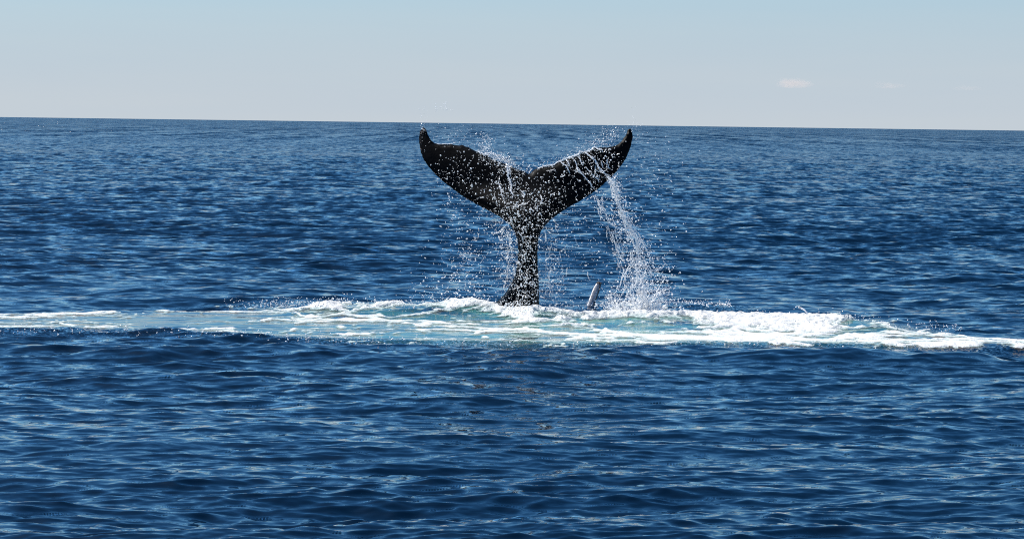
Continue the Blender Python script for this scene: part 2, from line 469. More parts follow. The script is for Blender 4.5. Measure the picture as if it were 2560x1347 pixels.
def build_foam():
    nx = np.arange(-13.0, 13.0, 0.026); ny = np.arange(42.5, 58.5, 0.055)
    YY, XX = np.meshgrid(ny, nx, indexing='ij')
    XX = XX * (YY / 50.0)                                    # a fan, like the sea's own mesh
    x = XX.ravel(); y = YY.ravel()
    X, Y, Z, pm, q, px, py = sea_height(x, y, np.full_like(x, 0.09))
    c = foam_cover(px, py, x, y)
    f1, f2 = worley(x / 0.16, y / 0.2, 91)
    g1, g2 = worley(x / 0.4, y / 0.5, 92)
    lumps = (0.018 * (1 - f1) + 0.022 * (1 - g1)) * smooth(0.06, 0.35, c)
    heap = bump_line(px, py, [(760, 785), (860, 778), (1000, 783), (1200, 779), (1330, 792)], 9) + 1.1 * bump_line(px, py, [(1330, 800), (1640, 804), (2040, 812), (2200, 822)], 18)
    lumps = lumps * (0.45 + 2.2 * heap)
    Z = Z + 0.008 + 0.014 * smooth(0.0, 0.15, c) + lumps
    F = grid_faces(len(ny), len(nx))
    keep = (c[F] > -0.28).all(1)
    F = F[keep]
    used = np.unique(F); remap = np.full(len(x), -1); remap[used] = np.arange(len(used))
    o = mesh_from_arrays('foam', np.stack([X, Y, Z], -1)[used], remap[F], foam_material(), attrs={'cover': c[used]})
    tag(o, 'white churned foam spread in a long band around the whale tail', kind='stuff', cat='foam')
    return o
build_foam()

# ------------------------------------------------------------------ whale
def raster_poisson(poly, cell):
    """sqrt of the torsion function inside a polygon: round cross-sections of any width"""
    mn = poly.min(0) - 3 * cell; mx = poly.max(0) + 3 * cell
    nx = int((mx[0] - mn[0]) / cell) + 1; nz = int((mx[1] - mn[1]) / cell) + 1
    gx = mn[0] + np.arange(nx) * cell; gz = mn[1] + np.arange(nz) * cell
    GX, GZ = np.meshgrid(gx, gz)
    ins = np.zeros(GX.shape, bool)
    for (x0, z0), (x1, z1) in zip(poly, np.roll(poly, -1, 0)):
        if z0 == z1: continue
        c = ((z0 > GZ) != (z1 > GZ)) & (GX < (x1 - x0) * (GZ - z0) / (z1 - z0) + x0)
        ins ^= c
    u = np.zeros(GX.shape)
    red = ((np.add.outer(np.arange(nz), np.arange(nx)) % 2) == 0)
    masks = [ins & red, ins & ~red]
    for it in range(700):
        for mk in masks:
            s = np.zeros_like(u)
            s[1:-1, 1:-1] = (u[1:-1, :-2] + u[1:-1, 2:] + u[:-2, 1:-1] + u[2:, 1:-1] + cell * cell) / 4
            u[mk] += 1.9 * (s[mk] - u[mk])
    return mn, cell, np.sqrt(np.maximum(2 * u, 0))
def bil(field, x, z):
    mn, cell, a = field
    fx = np.clip((x - mn[0]) / cell, 0, a.shape[1] - 2); fz = np.clip((z - mn[1]) / cell, 0, a.shape[0] - 2)
    ix = fx.astype(int); iz = fz.astype(int); fx = fx - ix; fz = fz - iz
    return (a[iz, ix] * (1 - fx) + a[iz, ix + 1] * fx) * (1 - fz) + (a[iz + 1, ix] * (1 - fx) + a[iz + 1, ix + 1] * fx) * fz
def resample(poly, step):
    P = np.vstack([poly, poly[:1]])
    seg = np.linalg.norm(np.diff(P, axis=0), axis=1); s = np.concatenate([[0], np.cumsum(seg)])
    n = int(s[-1] / step); t = np.linspace(0, s[-1], n, endpoint=False)
    return np.stack([np.interp(t, s, P[:, 0]), np.interp(t, s, P[:, 1])], -1)
def chaikin(P, n=2):
    for _ in range(n):
        Q = np.roll(P, -1, 0)
        P = np.stack([0.75 * P + 0.25 * Q, 0.25 * P + 0.75 * Q], 1).reshape(-1, 2)
    return P

class Plate:
    """a solid body whose silhouette is poly (x, z in metres at distance y0); factor(x, z) = depth to width of its cross-sections,
    bend(x, z) = how far its middle surface leans away"""
    def __init__(s, poly, y0, factor, bend, cell=0.02):
        s.poly, s.y0, s.factor, s.bend = poly, y0, factor, bend
        s.field = raster_poisson(poly, cell)
    def half(s, x, z): return bil(s.field, x, z) * s.factor(x, z)
    def place(s, x, z, dy):
        y = s.y0 + dy
        k = y / s.y0
        return np.stack([x * k, y, CAM_H + (z - CAM_H) * k], -1)
    def front(s, x, z, off=0.0):
        x = np.asarray(x, float); z = np.asarray(z, float)
        return s.place(x, z, s.bend(x, z) - s.half(x, z) - off)
    def mesh(s, name, mat, step, parent=None):
        B = resample(s.poly, step)
        mn, mx = B.min(0), B.max(0)
        gx, gz = np.meshgrid(np.arange(mn[0], mx[0], step * 1.15), np.arange(mn[1], mx[1], step))
        gx[::2] += step * 0.55
        I = np.stack([gx.ravel(), gz.ravel()], -1)
        d = np.min(np.linalg.norm(I[:, None, :] - B[None, ::2, :], axis=2), axis=1)
        I = I[d > step * 0.75]
        pts = [Vector(p) for p in np.vstack([B, I])]
        nb = len(B)
        ed = [(i, (i + 1) % nb) for i in range(nb)]
        vo, eo, fo, *_ = delaunay_2d_cdt(pts, ed, [list(range(nb))], 1, 1e-6)
        vo = np.array([[v.x, v.y] for v in vo]); fo = np.array([f for f in fo if len(f) == 3])
        bd = np.zeros(len(vo), bool)
        dd = np.min(np.linalg.norm(vo[:, None, :] - B[None, :, :], axis=2), axis=1)
        bd = dd < 1e-4
        H = s.half(vo[:, 0], vo[:, 1]); H[bd] = 0
        bend = s.bend(vo[:, 0], vo[:, 1])
        Fv = s.place(vo[:, 0], vo[:, 1], bend - H)
        Bv = s.place(vo[:, 0], vo[:, 1], bend + H)
        n = len(vo)
        map_b = np.arange(n) + n
        map_b[bd] = np.nonzero(bd)[0]
        # orient front faces towards -Y
        a, b, c = vo[fo[:, 0]], vo[fo[:, 1]], vo[fo[:, 2]]
        cr = (b[:, 0] - a[:, 0]) * (c[:, 1] - a[:, 1]) - (b[:, 1] - a[:, 1]) * (c[:, 0] - a[:, 0])
        fo[cr < 0] = fo[cr < 0][:, ::-1]
        F2 = map_b[fo][:, ::-1]
        V = np.vstack([Fv, Bv]); F = np.vstack([fo, F2])
        used = np.unique(F); rm = np.full(len(V), -1); rm[used] = np.arange(len(used))
        return mesh_from_arrays(name, V[used], rm[F], mat, True, parent=parent)

def plane_px(P, y0):
    P = np.array(P, float)
    W = on_depth(P[:, 0], P[:, 1], np.full(len(P), y0))
    return np.stack([W[:, 0], W[:, 2]], -1)

zA = [(205, 280), (226, 288), (233, 303), (246, 340), (262, 375), (285, 405), (318, 425), (345, 430), (362, 426), (420, 428), (470, 427), (480, 436), (505, 434), (525, 442), (545, 430),
      (562, 434), (580, 450), (610, 455), (630, 470), (650, 478), (675, 496), (700, 497), (735, 512), (770, 527), (800, 548), (830, 560), (865, 578), (900, 590), (945, 602), (975, 612), (1010, 637), (1040, 650),
      (1060, 655), (1085, 664), (1110, 678), (1143, 697), (1160, 680), (1178, 656), (1200, 645), (1260, 630), (1300, 622), (1330, 615), (1372, 606), (1400, 590), (1430, 580), (1465, 570), (1500, 551), (1540, 545), (1560, 530),
      (1595, 518), (1620, 500), (1650, 502), (1685, 490), (1700, 470), (1725, 457), (1760, 460), (1800, 455), (1845, 458), (1870, 450), (1895, 450), (1906, 434), (1925, 438), (1960, 405), (1990, 365), (2006, 345),
      (2008, 320), (2020, 298), (2034, 288), (2050, 300), (2060, 330), (2061, 370), (2050, 430), (2030, 490), (2000, 560), (1960, 620), (1900, 690), (1840, 750), (1770, 812), (1700, 862), (1600, 928), (1500, 980),
      (1420, 1033), (1350, 1085), (1300, 1130), (1262, 1180)]
tail_px = [(1000 + x / 3.544, 240 + y / 3.544) for x, y in zA]
zB = [(1022, 285), (1000, 350), (988, 450), (987, 560), (991, 650), (997, 750), (1001, 850), (1003, 950), (1008, 1050), (1020, 1160), (1040, 1300), (1070, 1600)]
tail_px += [(1080 + x / 3.741, 500 + y / 3.741) for x, y in zB]
tail_px += [(1195, 927), (1205, 800)]
zC = [(600, 955), (650, 912), (690, 868), (722, 818), (752, 760), (776, 690), (795, 620), (803, 550), (806, 450), (798, 375), (780, 312), (752, 262)]
tail_px += [(1080 + x / 3.741, 500 + y / 3.741) for x, y in zC]
zD = [(1000, 1178), (960, 1130), (900, 1078), (820, 1034), (730, 988), (650, 945), (560, 890), (480, 833), (400, 774), (330, 713), (270, 648), (225, 590), (195, 530), (178, 470), (168, 400), (170, 345), (182, 300)]
tail_px += [(1000 + x / 3.544, 240 + y / 3.544) for x, y in zD]
poly = plane_px(tail_px, WHALE_Y)
poly = chaikin(poly, 1)
poly = resample(poly, 0.03)
poly = poly + rng.normal(0, 0.004, poly.shape)
CX = on_depth(1320, 600, WHALE_Y)[0]
Z_ROOT = float(on_depth(1320, 520, WHALE_Y)[2])
def w_factor(x, z):
    f = smooth(Z_ROOT - 0.45, Z_ROOT + 0.55, z)
    return 1.35 * (1 - f) + (0.30 - 0.10 * smooth(0.5, 2.0, np.abs(x - CX))) * f
def w_bend(x, z):
    s = np.abs(x - CX)
    t = np.maximum(z - (Z_ROOT - 1.3), 0)
    lean = np.where(t < 1.1, 0.46 * t * t / 2.2, 0.46 * (t - 0.55))
    return lean + 0.05 * s ** 2
whale_plate = Plate(poly, WHALE_Y, w_factor, w_bend)

def whale_material():
    M = Mat('whale_skin')
    pos = M.n('ShaderNodeTexCoord').outputs['Object']
    n = M.noise(pos, 3.0, 5.0, 0.6)
    sc1 = M.noise(M.vmath('MULTIPLY', pos, (1.0, 1.0, 0.25)), 14.0, 4.0, 0.7)
    mark = M.maprange(sc1, 0.62, 0.74)
    colr = M.mixc(M.maprange(n, 0.3, 0.7), (0.002, 0.0022, 0.0027, 1), (0.0045, 0.005, 0.006, 1))
    colr = M.mixc(M.math('MULTIPLY', mark, 0.3), colr, (0.035, 0.035, 0.04, 1))
    bmp = M.n('ShaderNodeBump', {'Height': M.math('ADD', n, M.math('MULTIPLY', sc1, 0.35)), 'Strength': 0.35, 'Distance': 0.03})
    p = M.n('ShaderNodeBsdfPrincipled', {'Base Color': colr, 'Roughness': M.maprange(n, 0.3, 0.7, 0.38, 0.6), 'IOR': 1.33, 'Specular IOR Level': 0.05, 'Normal': bmp.outputs[0]})
    M.nt.links.new(p.outputs[0], M.out.inputs[0])
    return M.m
whale = whale_plate.mesh('whale', whale_material(), 0.045)
tag(whale, 'black whale tail raised upright from the foam, both flukes spread wide', 'whale')

# icosphere template for drops, barnacles, knobs
def ico():
    t = (1 + 5 ** .5) / 2
    v = np.array([(-1, t, 0), (1, t, 0), (-1, -t, 0), (1, -t, 0), (0, -1, t), (0, 1, t), (0, -1, -t), (0, 1, -t), (t, 0, -1), (t, 0, 1), (-t, 0, -1), (-t, 0, 1)], float)
    v /= np.linalg.norm(v[0])
    f = np.array([(0, 11, 5), (0, 5, 1), (0, 1, 7), (0, 7, 10), (0, 10, 11), (1, 5, 9), (5, 11, 4), (11, 10, 2), (10, 7, 6), (7, 1, 8), (3, 9, 4), (3, 4, 2), (3, 2, 6), (3, 6, 8), (3, 8, 9), (4, 9, 5), (2, 4, 11), (6, 2, 10), (8, 6, 7), (9, 8, 1)])
    return v, f
ICO_V, ICO_F = ico()
def drops_arrays(C, r, stretch=None, lean=None, wob=0.25):
    """one slightly irregular drop per centre"""
    n = len(C)
    V = np.repeat(ICO_V[None], n, 0) * (1 + wob * rng.uniform(-1, 1, (n, 12, 1)))
    V = V * np.asarray(r)[:, None, None] * 0.86
    st = np.where((rng.uniform(0, 1, n) < 0.3) & (np.asarray(r) < 0.012), rng.uniform(1.2, 2.2, n), 1.0)     # some drops drawn out along their fall
    V[:, :, 2] *= st[:, None]; V[:, :, :2] /= np.sqrt(st)[:, None, None]
    V[:, :, 0] += V[:, :, 2] * (rng.normal(0, 0.55, n))[:, None]
    V = V + C[:, None, :]
    F = ICO_F[None] + (np.arange(n) * 12)[:, None, None]
    return V.reshape(-1, 3), F.reshape(-1, 3)
def tubes_arrays(lines, sides=5):
    """lines: list of (points Nx3, radii N)"""
    Vs, Fs, o = [], [], 0
    a = np.arange(sides) / sides * 2 * math.pi
    for P, r in lines:
        P = np.asarray(P, float); n = len(P)
        t = np.gradient(P, axis=0); t /= np.linalg.norm(t, axis=1)[:, None] + 1e-9
        s = np.cross(t, np.array([0, 1.0, 0.05])); s /= np.linalg.norm(s, axis=1)[:, None] + 1e-9
        b = np.cross(t, s)
        V = P[:, None, :] + (s[:, None, :] * np.cos(a)[None, :, None] + b[:, None, :] * np.sin(a)[None, :, None]) * np.asarray(r)[:, None, None]
        i = np.arange(n - 1)[:, None] * sides; j = np.arange(sides); k = (j + 1) % sides
        F = np.stack([i + j, i + k, i + sides + k, i + sides + j], -1).reshape(-1, 4)
        Vs.append(V.reshape(-1, 3)); Fs.append(F + o); o += n * sides
    F = np.vstack(Fs)
    T = np.vstack([F[:, [0, 1, 2]], F[:, [0, 2, 3]]])
    return np.vstack(Vs), T
def join_arrays(parts):
    V, F, o = [], [], 0
    for v, f in parts:
        V.append(v); F.append(f + o); o += len(v)
    return np.vstack(V), np.vstack(F)

def spray_material(name='spray', grey=0.97):
    M = Mat(name)
    pos = M.n('ShaderNodeNewGeometry').outputs['Position']
    n = M.noise(pos, 9.0, 2.0)
    c = M.mixc(n, (grey * .9, grey * .95, grey, 1), (grey, grey, grey * .98, 1))
    b = M.n('ShaderNodeBsdfPrincipled', {'Base Color': c, 'Roughness': 0.12, 'IOR': 1.333, 'Subsurface Weight': 1.0, 'Subsurface Radius': (1.0, 1.0, 1.0), 'Subsurface Scale': 0.02})
    M.nt.links.new(b.outputs[0], M.out.inputs[0])
    return M.m
M_SPRAY = spray_material()

# barnacles crusted on the fluke tips
def barnacle_material():
    M = Mat('barnacle')
    n = M.noise(M.n('ShaderNodeTexCoord').outputs['Object'], 20.0, 3.0)
    c = M.mixc(n, (0.06, 0.045, 0.04, 1), (0.22, 0.17, 0.15, 1))
    p = M.n('ShaderNodeBsdfPrincipled', {'Base Color': c, 'Roughness': 0.7})
    M.nt.links.new(p.outputs[0], M.out.inputs[0])
    return M.m
M_BARN = barnacle_material()
bc = []
for cx, cy, n, sx, sy in ((1058, 326, 34, 4, 5), (1054, 345, 26, 3, 10), (1052, 372, 12, 2, 12), (1576, 326, 3, 3, 4)):
    p = plane_px(np.stack([rng.normal(cx, sx, n), rng.normal(cy, sy, n)], -1), WHALE_Y)
    h = bil(whale_plate.field, p[:, 0], p[:, 1])
    p = p[h > 0.01]
    bc.append(whale_plate.front(p[:, 0], p[:, 1], -0.004))
bc = np.vstack(bc)
V, F = drops_arrays(bc, rng.uniform(0.006, 0.015, len(bc)), wob=0.3)
ob = mesh_from_arrays('barnacles', V, F, M_BARN, False, parent=whale)
tag(ob, kind='stuff')

# ------------------------------------------------------------------ flipper standing out of the water
zF = [(855, 478), (885, 474), (912, 490), (920, 520), (915, 560), (903, 600), (893, 640), (878, 690), (858, 740), (838, 800), (812, 870), (790, 940), (765, 1040), (720, 1180),
      (560, 1180), (600, 1060), (640, 950), (672, 868), (700, 790), (728, 715), (758, 630), (790, 570), (815, 528), (835, 500)]
fl_px = [(1380 + x / 7.484, 640 + y / 7.484) for x, y in zF]
FL_Y = 56.3
fpoly = resample(chaikin(plane_px(fl_px, FL_Y), 1), 0.018)
fl_plate = Plate(fpoly, FL_Y, lambda x, z: 0.45 + 0 * x, lambda x, z: 0.75 * (z - 0.3) + 0.5 * (x - 1.42), cell=0.008)
def flipper_material():
    M = Mat('flipper_skin')
    pos = M.n('ShaderNodeTexCoord').outputs['Object']
    n = M.noise(M.vmath('MULTIPLY', pos, (1, 1, 0.45)), 10.0, 4.0, 0.6)
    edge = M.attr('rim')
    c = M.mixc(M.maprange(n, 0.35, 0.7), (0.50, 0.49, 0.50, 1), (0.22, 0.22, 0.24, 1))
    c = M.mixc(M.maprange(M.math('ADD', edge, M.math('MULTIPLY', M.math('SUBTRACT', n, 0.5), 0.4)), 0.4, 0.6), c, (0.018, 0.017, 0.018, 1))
    bmp = M.n('ShaderNodeBump', {'Height': n, 'Strength': 0.4, 'Distance': 0.02})
    p = M.n('ShaderNodeBsdfPrincipled', {'Base Color': c, 'Roughness': 0.4, 'Normal': bmp.outputs[0]})
    M.nt.links.new(p.outputs[0], M.out.inputs[0])
    return M.m
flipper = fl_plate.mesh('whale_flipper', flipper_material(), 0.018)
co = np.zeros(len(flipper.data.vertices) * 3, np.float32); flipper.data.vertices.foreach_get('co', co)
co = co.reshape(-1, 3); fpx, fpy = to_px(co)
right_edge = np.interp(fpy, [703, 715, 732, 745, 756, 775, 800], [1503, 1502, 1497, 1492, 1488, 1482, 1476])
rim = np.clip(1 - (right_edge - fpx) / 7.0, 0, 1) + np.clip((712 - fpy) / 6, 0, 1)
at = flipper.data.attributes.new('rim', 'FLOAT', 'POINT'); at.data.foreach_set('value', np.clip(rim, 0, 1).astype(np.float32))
tag(flipper, 'pale grey whale flipper poking up at a slant right of the black tail', 'flipper')
kp = plane_px(np.array([(1495 + rng.normal(0, 4), 706 + rng.normal(0, 3)) for _ in range(26)] + [(1500 + rng.normal(0, 1.2), rng.uniform(708, 735)) for _ in range(16)]), FL_Y)
kp = kp[bil(fl_plate.field, kp[:, 0], kp[:, 1]) > 0.004]
V, F = drops_arrays(fl_plate.front(kp[:, 0], kp[:, 1]), rng.uniform(0.008, 0.018, len(kp)), wob=0.3)
tag(mesh_from_arrays('barnacles', V, F, M_BARN, False, parent=flipper), kind='stuff')

# ------------------------------------------------------------------ water running off the flukes
def jag(P, amp, step):
    P = np.array(P, float)
    s = np.concatenate([[0], np.cumsum(np.linalg.norm(np.diff(P, axis=0), axis=1))])
    t = np.arange(0, s[-1], step)
    Q = np.stack([np.interp(t, s, P[:, i]) for i in range(P.shape[1])], -1)
    return Q + rng.normal(0, amp, Q.shape)
Z1 = lambda pts: [(1310 + x / 7.483, 300 + y / 7.483) for x, y in pts]
Z0 = lambda pts: [(1030 + x / 7.483, 300 + y / 7.483) for x, y in pts]
Z3 = lambda pts: [(1180 + x / 7.483, 440 + y / 7.483) for x, y in pts]
streams = [  # points, mean radius in metres, jitter px
    (Z1([(1130, 600), (1200, 660), (1290, 710), (1340, 770), (1370, 850), (1420, 920), (1480, 970), (1540, 1020), (1610, 1050)]), 0.017, 0.7),
    (Z1([(1420, 920), (1500, 990), (1550, 1070)]), 0.011, 0.5),
    (Z1([(1340, 850), (1330, 910), (1350, 950), (1420, 965)]), 0.009, 0.5),
    (Z1([(880, 700), (950, 760), (990, 850), (1010, 950), (1060, 980), (1120, 1050), (1180, 1120), (1240, 1180), (1270, 1250), (1330, 1310)]), 0.014, 0.6),
    (Z1([(650, 770), (720, 810), (790, 860), (830, 940), (865, 1010)]), 0.013, 0.6),
    (Z1([(780, 740), (830, 800), (860, 890)]), 0.009, 0.5),
    (Z1([(1000, 680), (1050, 730), (1070, 800), (1115, 845)]), 0.010, 0.6),
    (Z1([(1140, 870), (1190, 930), (1220, 960), (1285, 970)]), 0.010, 0.5),
    (Z1([(1290, 1020), (1340, 1080), (1390, 1120), (1400, 1180)]), 0.010, 0.5),
    (Z1([(1420, 1020), (1400, 1090), (1390, 1120)]), 0.008, 0.4),
    (Z1([(1440, 780), (1470, 830), (1480, 915)]), 0.009, 0.6),
    (Z1([(1580, 710), (1550, 760), (1555, 800), (1510, 830)]), 0.009, 0.5),
    (Z1([(1555, 800), (1580, 860), (1570, 900), (1640, 915)]), 0.009, 0.5),
    (Z1([(410, 955), (500, 945), (575, 920), (610, 985)]), 0.005, 0.3),
    (Z0([(1640, 700), (1720, 745), (1765, 800), (1780, 900), (1800, 1000), (1790, 1070), (1840, 1130), (1850, 1200), (1850, 1290)]), 0.018, 0.9),
    (Z0([(1770, 820), (1830, 880), (1815, 960), (1840, 1060)]), 0.012, 0.9),
    (Z0([(1620, 1190), (1650, 1260), (1665, 1330)]), 0.009, 0.7),
    (Z3([(670, 0), (710, 80), (735, 180), (725, 260), (770, 370), (750, 430)]), 0.014, 0.8),
    (Z3([(520, 0), (500, 130), (545, 240), (570, 380), (625, 480)]), 0.008, 1.0),
    (Z3([(900, 250), (960, 330), (985, 390), (950, 420)]), 0.008, 0.6),
    (Z3([(840, 600), (900, 540), (1000, 520), (1080, 470)]), 0.009, 0.7),
    (Z3([(1280, 340), (1300, 420), (1320, 490)]), 0.009, 0.6),
    (Z3([(1100, 610), (1160, 680)]), 0.011, 0.6),
    (Z3([(1230, 740), (1260, 690), (1300, 680)]), 0.009, 0.6),
    (Z3([(850, 1040), (920, 1100), (950, 1190), (960, 1260)]), 0.010, 0.6),
    (Z3([(740, 800), (755, 880), (800, 980)]), 0.009, 0.6),
]
rims = [
    (Z1([(235, 915), (330, 880), (430, 853), (560, 840), (640, 782), (740, 742), (800, 720)]), 0.010, 0.4),
    (Z1([(740, 742), (860, 700), (950, 680), (1030, 640), (1090, 598), (1170, 612)]), 0.018, 0.7),
    (Z1([(1090, 600), (1210, 590), (1270, 555), (1300, 510), (1380, 540), (1450, 560), (1500, 610)]), 0.013, 0.9),
    (Z0([(1200, 580), (1300, 625), (1400, 660), (1500, 700), (1580, 728), (1650, 740)]), 0.014, 0.9),
    (Z0([(1380, 640), (1450, 610), (1560, 660), (1680, 690), (1760, 740), (1850, 800), (1870, 840)]), 0.017, 1.2),
    (Z0([(1500, 690), (1640, 720), (1750, 745), (1850, 830)]), 0.018, 1.2),
    (Z0([(430, 430), (520, 455), (640, 448), (780, 450)]), 0.005, 0.3),
]
lines = []
for pts, rad, j in streams + rims:
    q = jag(pts, j, 2.2)
    p = plane_px(q, WHALE_Y)
    W = whale_plate.front(p[:, 0], p[:, 1], rad * 0.5 + 0.006)
    n = len(W)
    rr = 1.3 * rad * (0.45 + 0.75 * fbm(np.arange(n) * 0.35 + rng.uniform(0, 90), np.zeros(n) + 3.3, 2, 2)) * np.minimum(1, (0.35 + 3 * np.minimum(np.arange(n), np.arange(n)[::-1]) / n))
    lines.append((W, rr))
    for _ in range(int(n * 0.5)):       # little beads along each stream
        pass
parts = [tubes_arrays(lines)]
bp, br = [], []
for W, rr in lines:
    k = rng.integers(0, len(W), int(len(W) * 1.0))
    bp.append(W[k] + rng.normal(0, 0.022, (len(k), 3)) - np.array([0, 0.02, 0])); br.append(rr[k] * rng.uniform(0.35, 0.9, len(k)))
parts.append(drops_arrays(np.vstack(bp), np.concatenate(br)))
V, F = join_arrays(parts)
tag(mesh_from_arrays('water_rivulets', V, F, M_SPRAY, True), 'white rivulets of water running down the black flukes', 'water', 'stuff')

# ------------------------------------------------------------------ drops in the air
def drop_field(specs, depth, rmed, rsig=0.45):
    """specs: (n, x, y, sx, sy) clusters in photograph pixels at the whale's distance; depth = (mean, sigma) in metres from the tail"""
    C, Rr = [], []
    for n, x, y, sx, sy in specs:
        px = rng.normal(x, sx, n); py = rng.normal(y, sy, n)
        C.append(on_depth(px, py, WHALE_Y + depth[0] + rng.normal(0, depth[1], n)))
        Rr.append(rmed * np.exp(rng.normal(0, rsig, n)))
    return np.vstack(C), np.minimum(np.concatenate(Rr), 0.023)
def along(n, pts, w0, w1):
    """points scattered about a polyline, spread growing from w0 to w1"""
    P = np.array(pts, float)
    s = np.concatenate([[0], np.cumsum(np.linalg.norm(np.diff(P, axis=0), axis=1))]); s /= s[-1]
    t = rng.uniform(0, 1, n)
    w = w0 + (w1 - w0) * t
    return np.stack([np.interp(t, s, P[:, 0]) + rng.normal(0, 1, n) * w, np.interp(t, s, P[:, 1]) + rng.normal(0, 1, n) * w], -1)
def above_sea(C, r, z=0.03):
    k = C[:, 2] > z
    return C[k], r[k]

# drops in front of the flukes and tail stock
squig = []
def squiggle(x, y, n, rad, depth):
    a = rng.uniform(0, 2 * math.pi); P = [(x, y)]
    for _ in range(n):
        a += rng.normal(0, 0.7)
        P.append((P[-1][0] + 1.5 * math.cos(a), P[-1][1] + 2.0 * math.sin(a)))
    P = np.array(P)
    squig.append((on_depth(P[:, 0], P[:, 1], WHALE_Y + depth + np.cumsum(rng.normal(0, 0.01, len(P)))), rad * rng.uniform(0.35, 1.4, len(P))))
for x, y, sx, sy, n in ((1312, 700, 24, 40, 60), (1318, 610, 20, 35, 26), (1325, 520, 32, 35, 34), (1290, 460, 26, 40, 18), (1240, 470, 20, 40, 16), (1480, 410, 40, 22, 22), (1265, 610, 16, 60, 20), (1380, 660, 18, 50, 24)):
    for _ in range(n):
        squiggle(rng.normal(x, sx), rng.normal(y, sy), int(rng.integers(3, 9)), rng.uniform(0.004, 0.009), rng.normal(-1.0, 0.4))
C1, r1 = drop_field([(300, 1330, 500, 34, 45), (270, 1320, 575, 26, 40), (270, 1316, 650, 18, 45), (380, 1312, 715, 24, 32), (210, 1310, 755, 32, 16), (200, 1285, 470, 30, 50), (190, 1240, 470, 35, 45),
                     (190, 1180, 440, 45, 40), (100, 1120, 420, 35, 35), (140, 1430, 450, 45, 35), (140, 1490, 420, 30, 30), (80, 1520, 390, 25, 25), (140, 1380, 490, 40, 30), (160, 1270, 540, 30, 25)], (-1.0, 0.45), 0.0062, 0.55)
V, F = join_arrays([drops_arrays(*above_sea(C1, r1)), tubes_arrays(squig, 4)])
tag(mesh_from_arrays('water_drops', V, F, M_SPRAY, True), 'white drops scattered in front of the black tail and flukes', 'water', 'stuff')

# spray thrown up along the trailing edges and over the tips
C2, r2 = drop_field([(170, 1212, 362, 10, 14), (150, 1215, 385, 14, 12), (160, 1250, 398, 18, 8), (140, 1275, 412, 14, 9), (60, 1300, 425, 12, 8), (70, 1160, 345, 40, 14), (40, 1120, 335, 35, 14), (26, 1105, 270, 10, 6),
                     (22, 1062, 290, 8, 16), (12, 1110, 262, 4, 3), (10, 1056, 312, 3, 6), (130, 1500, 355, 16, 12), (80, 1535, 335, 12, 14), (60, 1515, 333, 10, 12), (90, 1455, 380, 18, 8), (60, 1420, 400, 20, 6),
                     (50, 1360, 412, 14, 4), (35, 1588, 310, 8, 18), (40, 1610, 350, 22, 25), (60, 1480, 362, 14, 10)], (-0.05, 0.22), 0.0062, 0.4)
V, F = drops_arrays(C2, r2)
tag(mesh_from_arrays('water_mist', V, F, M_SPRAY, True), 'fine spray thrown up above the top edges of the flukes', 'water', 'stuff')

# sparse rain falling on the left and between tail and curtain
C3, r3 = drop_field([(260, 1272, 600, 18, 45), (190, 1285, 660, 14, 40), (160, 1255, 560, 22, 40), (240, 1190, 620, 45, 70), (200, 1165, 660, 22, 40), (120, 1140, 520, 40, 40), (200, 1200, 720, 55, 25), (120, 1110, 700, 40, 35),
                     (160, 1385, 600, 26, 40), (190, 1375, 660, 20, 50), (150, 1385, 720, 22, 25), (200, 1440, 560, 45, 60), (160, 1450, 660, 40, 60), (80, 1080, 740, 35, 15), (90, 1620, 480, 40, 50), (70, 1660, 600, 30, 60), (60, 1640, 420, 30, 40)],
                    (-0.1, 0.6), 0.0080, 0.5)
V, F = drops_arrays(*above_sea(C3, r3), stretch=None)
tag(mesh_from_arrays('falling_drops', V, F, M_SPRAY, True), 'loose drops raining down on both sides of the tail stock', 'water', 'stuff')

# curtain pouring from the right fluke
CUR = [(1520, 440), (1540, 480), (1555, 530), (1580, 575), (1602, 625), (1612, 665)]
c_px = np.vstack([along(260, CUR, 3, 12), along(420, [(1535, 440), (1545, 490), (1560, 540), (1590, 590)], 8, 20), along(420, [(1602, 600), (1608, 660), (1600, 720), (1595, 765)], 10, 26),
                  along(360, [(1485, 480), (1510, 520), (1535, 570), (1555, 640), (1565, 700)], 10, 26), along(260, [(1550, 560), (1570, 620), (1575, 700)], 12, 22), along(230, [(1640, 640), (1650, 700), (1645, 760)], 18, 22)])
C4 = on_depth(c_px[:, 0], c_px[:, 1], WHALE_Y + 0.1 + rng.normal(0, 0.25, len(c_px)))
r4 = np.minimum(0.0088 * np.exp(rng.normal(0, 0.5, len(C4))), 0.024)
parts = [drops_arrays(*above_sea(C4, r4), stretch=None)]
lines = []
for i in range(34):                       # broken ribbons inside the curtain
    u0 = rng.uniform(0, 0.75); du = rng.uniform(0.1, 0.28)
    cu = np.array(CUR); tt = np.linspace(u0, min(1, u0 + du), 12) * (len(cu) - 1)
    o1 = rng.normal(0, 2.5 + 7 * u0); o2 = o1 + rng.normal(0, 5)
    bx = np.interp(tt, np.arange(len(cu)), cu[:, 0]) + np.linspace(o1, o2, 12); by = np.interp(tt, np.arange(len(cu)), cu[:, 1])
    q = jag(np.stack([bx, by], -1), 1.0, 3.0)
    W = on_depth(q[:, 0], q[:, 1], WHALE_Y + 0.1 + rng.normal(0, 0.12) + np.cumsum(rng.normal(0, 0.012, len(q))))
    lines.append((W, rng.uniform(0.005, 0.012) * (0.2 + 1.2 * fbm(np.arange(len(W)) * 0.6 + rng.uniform(0, 90), np.zeros(len(W)), 7, 2))))
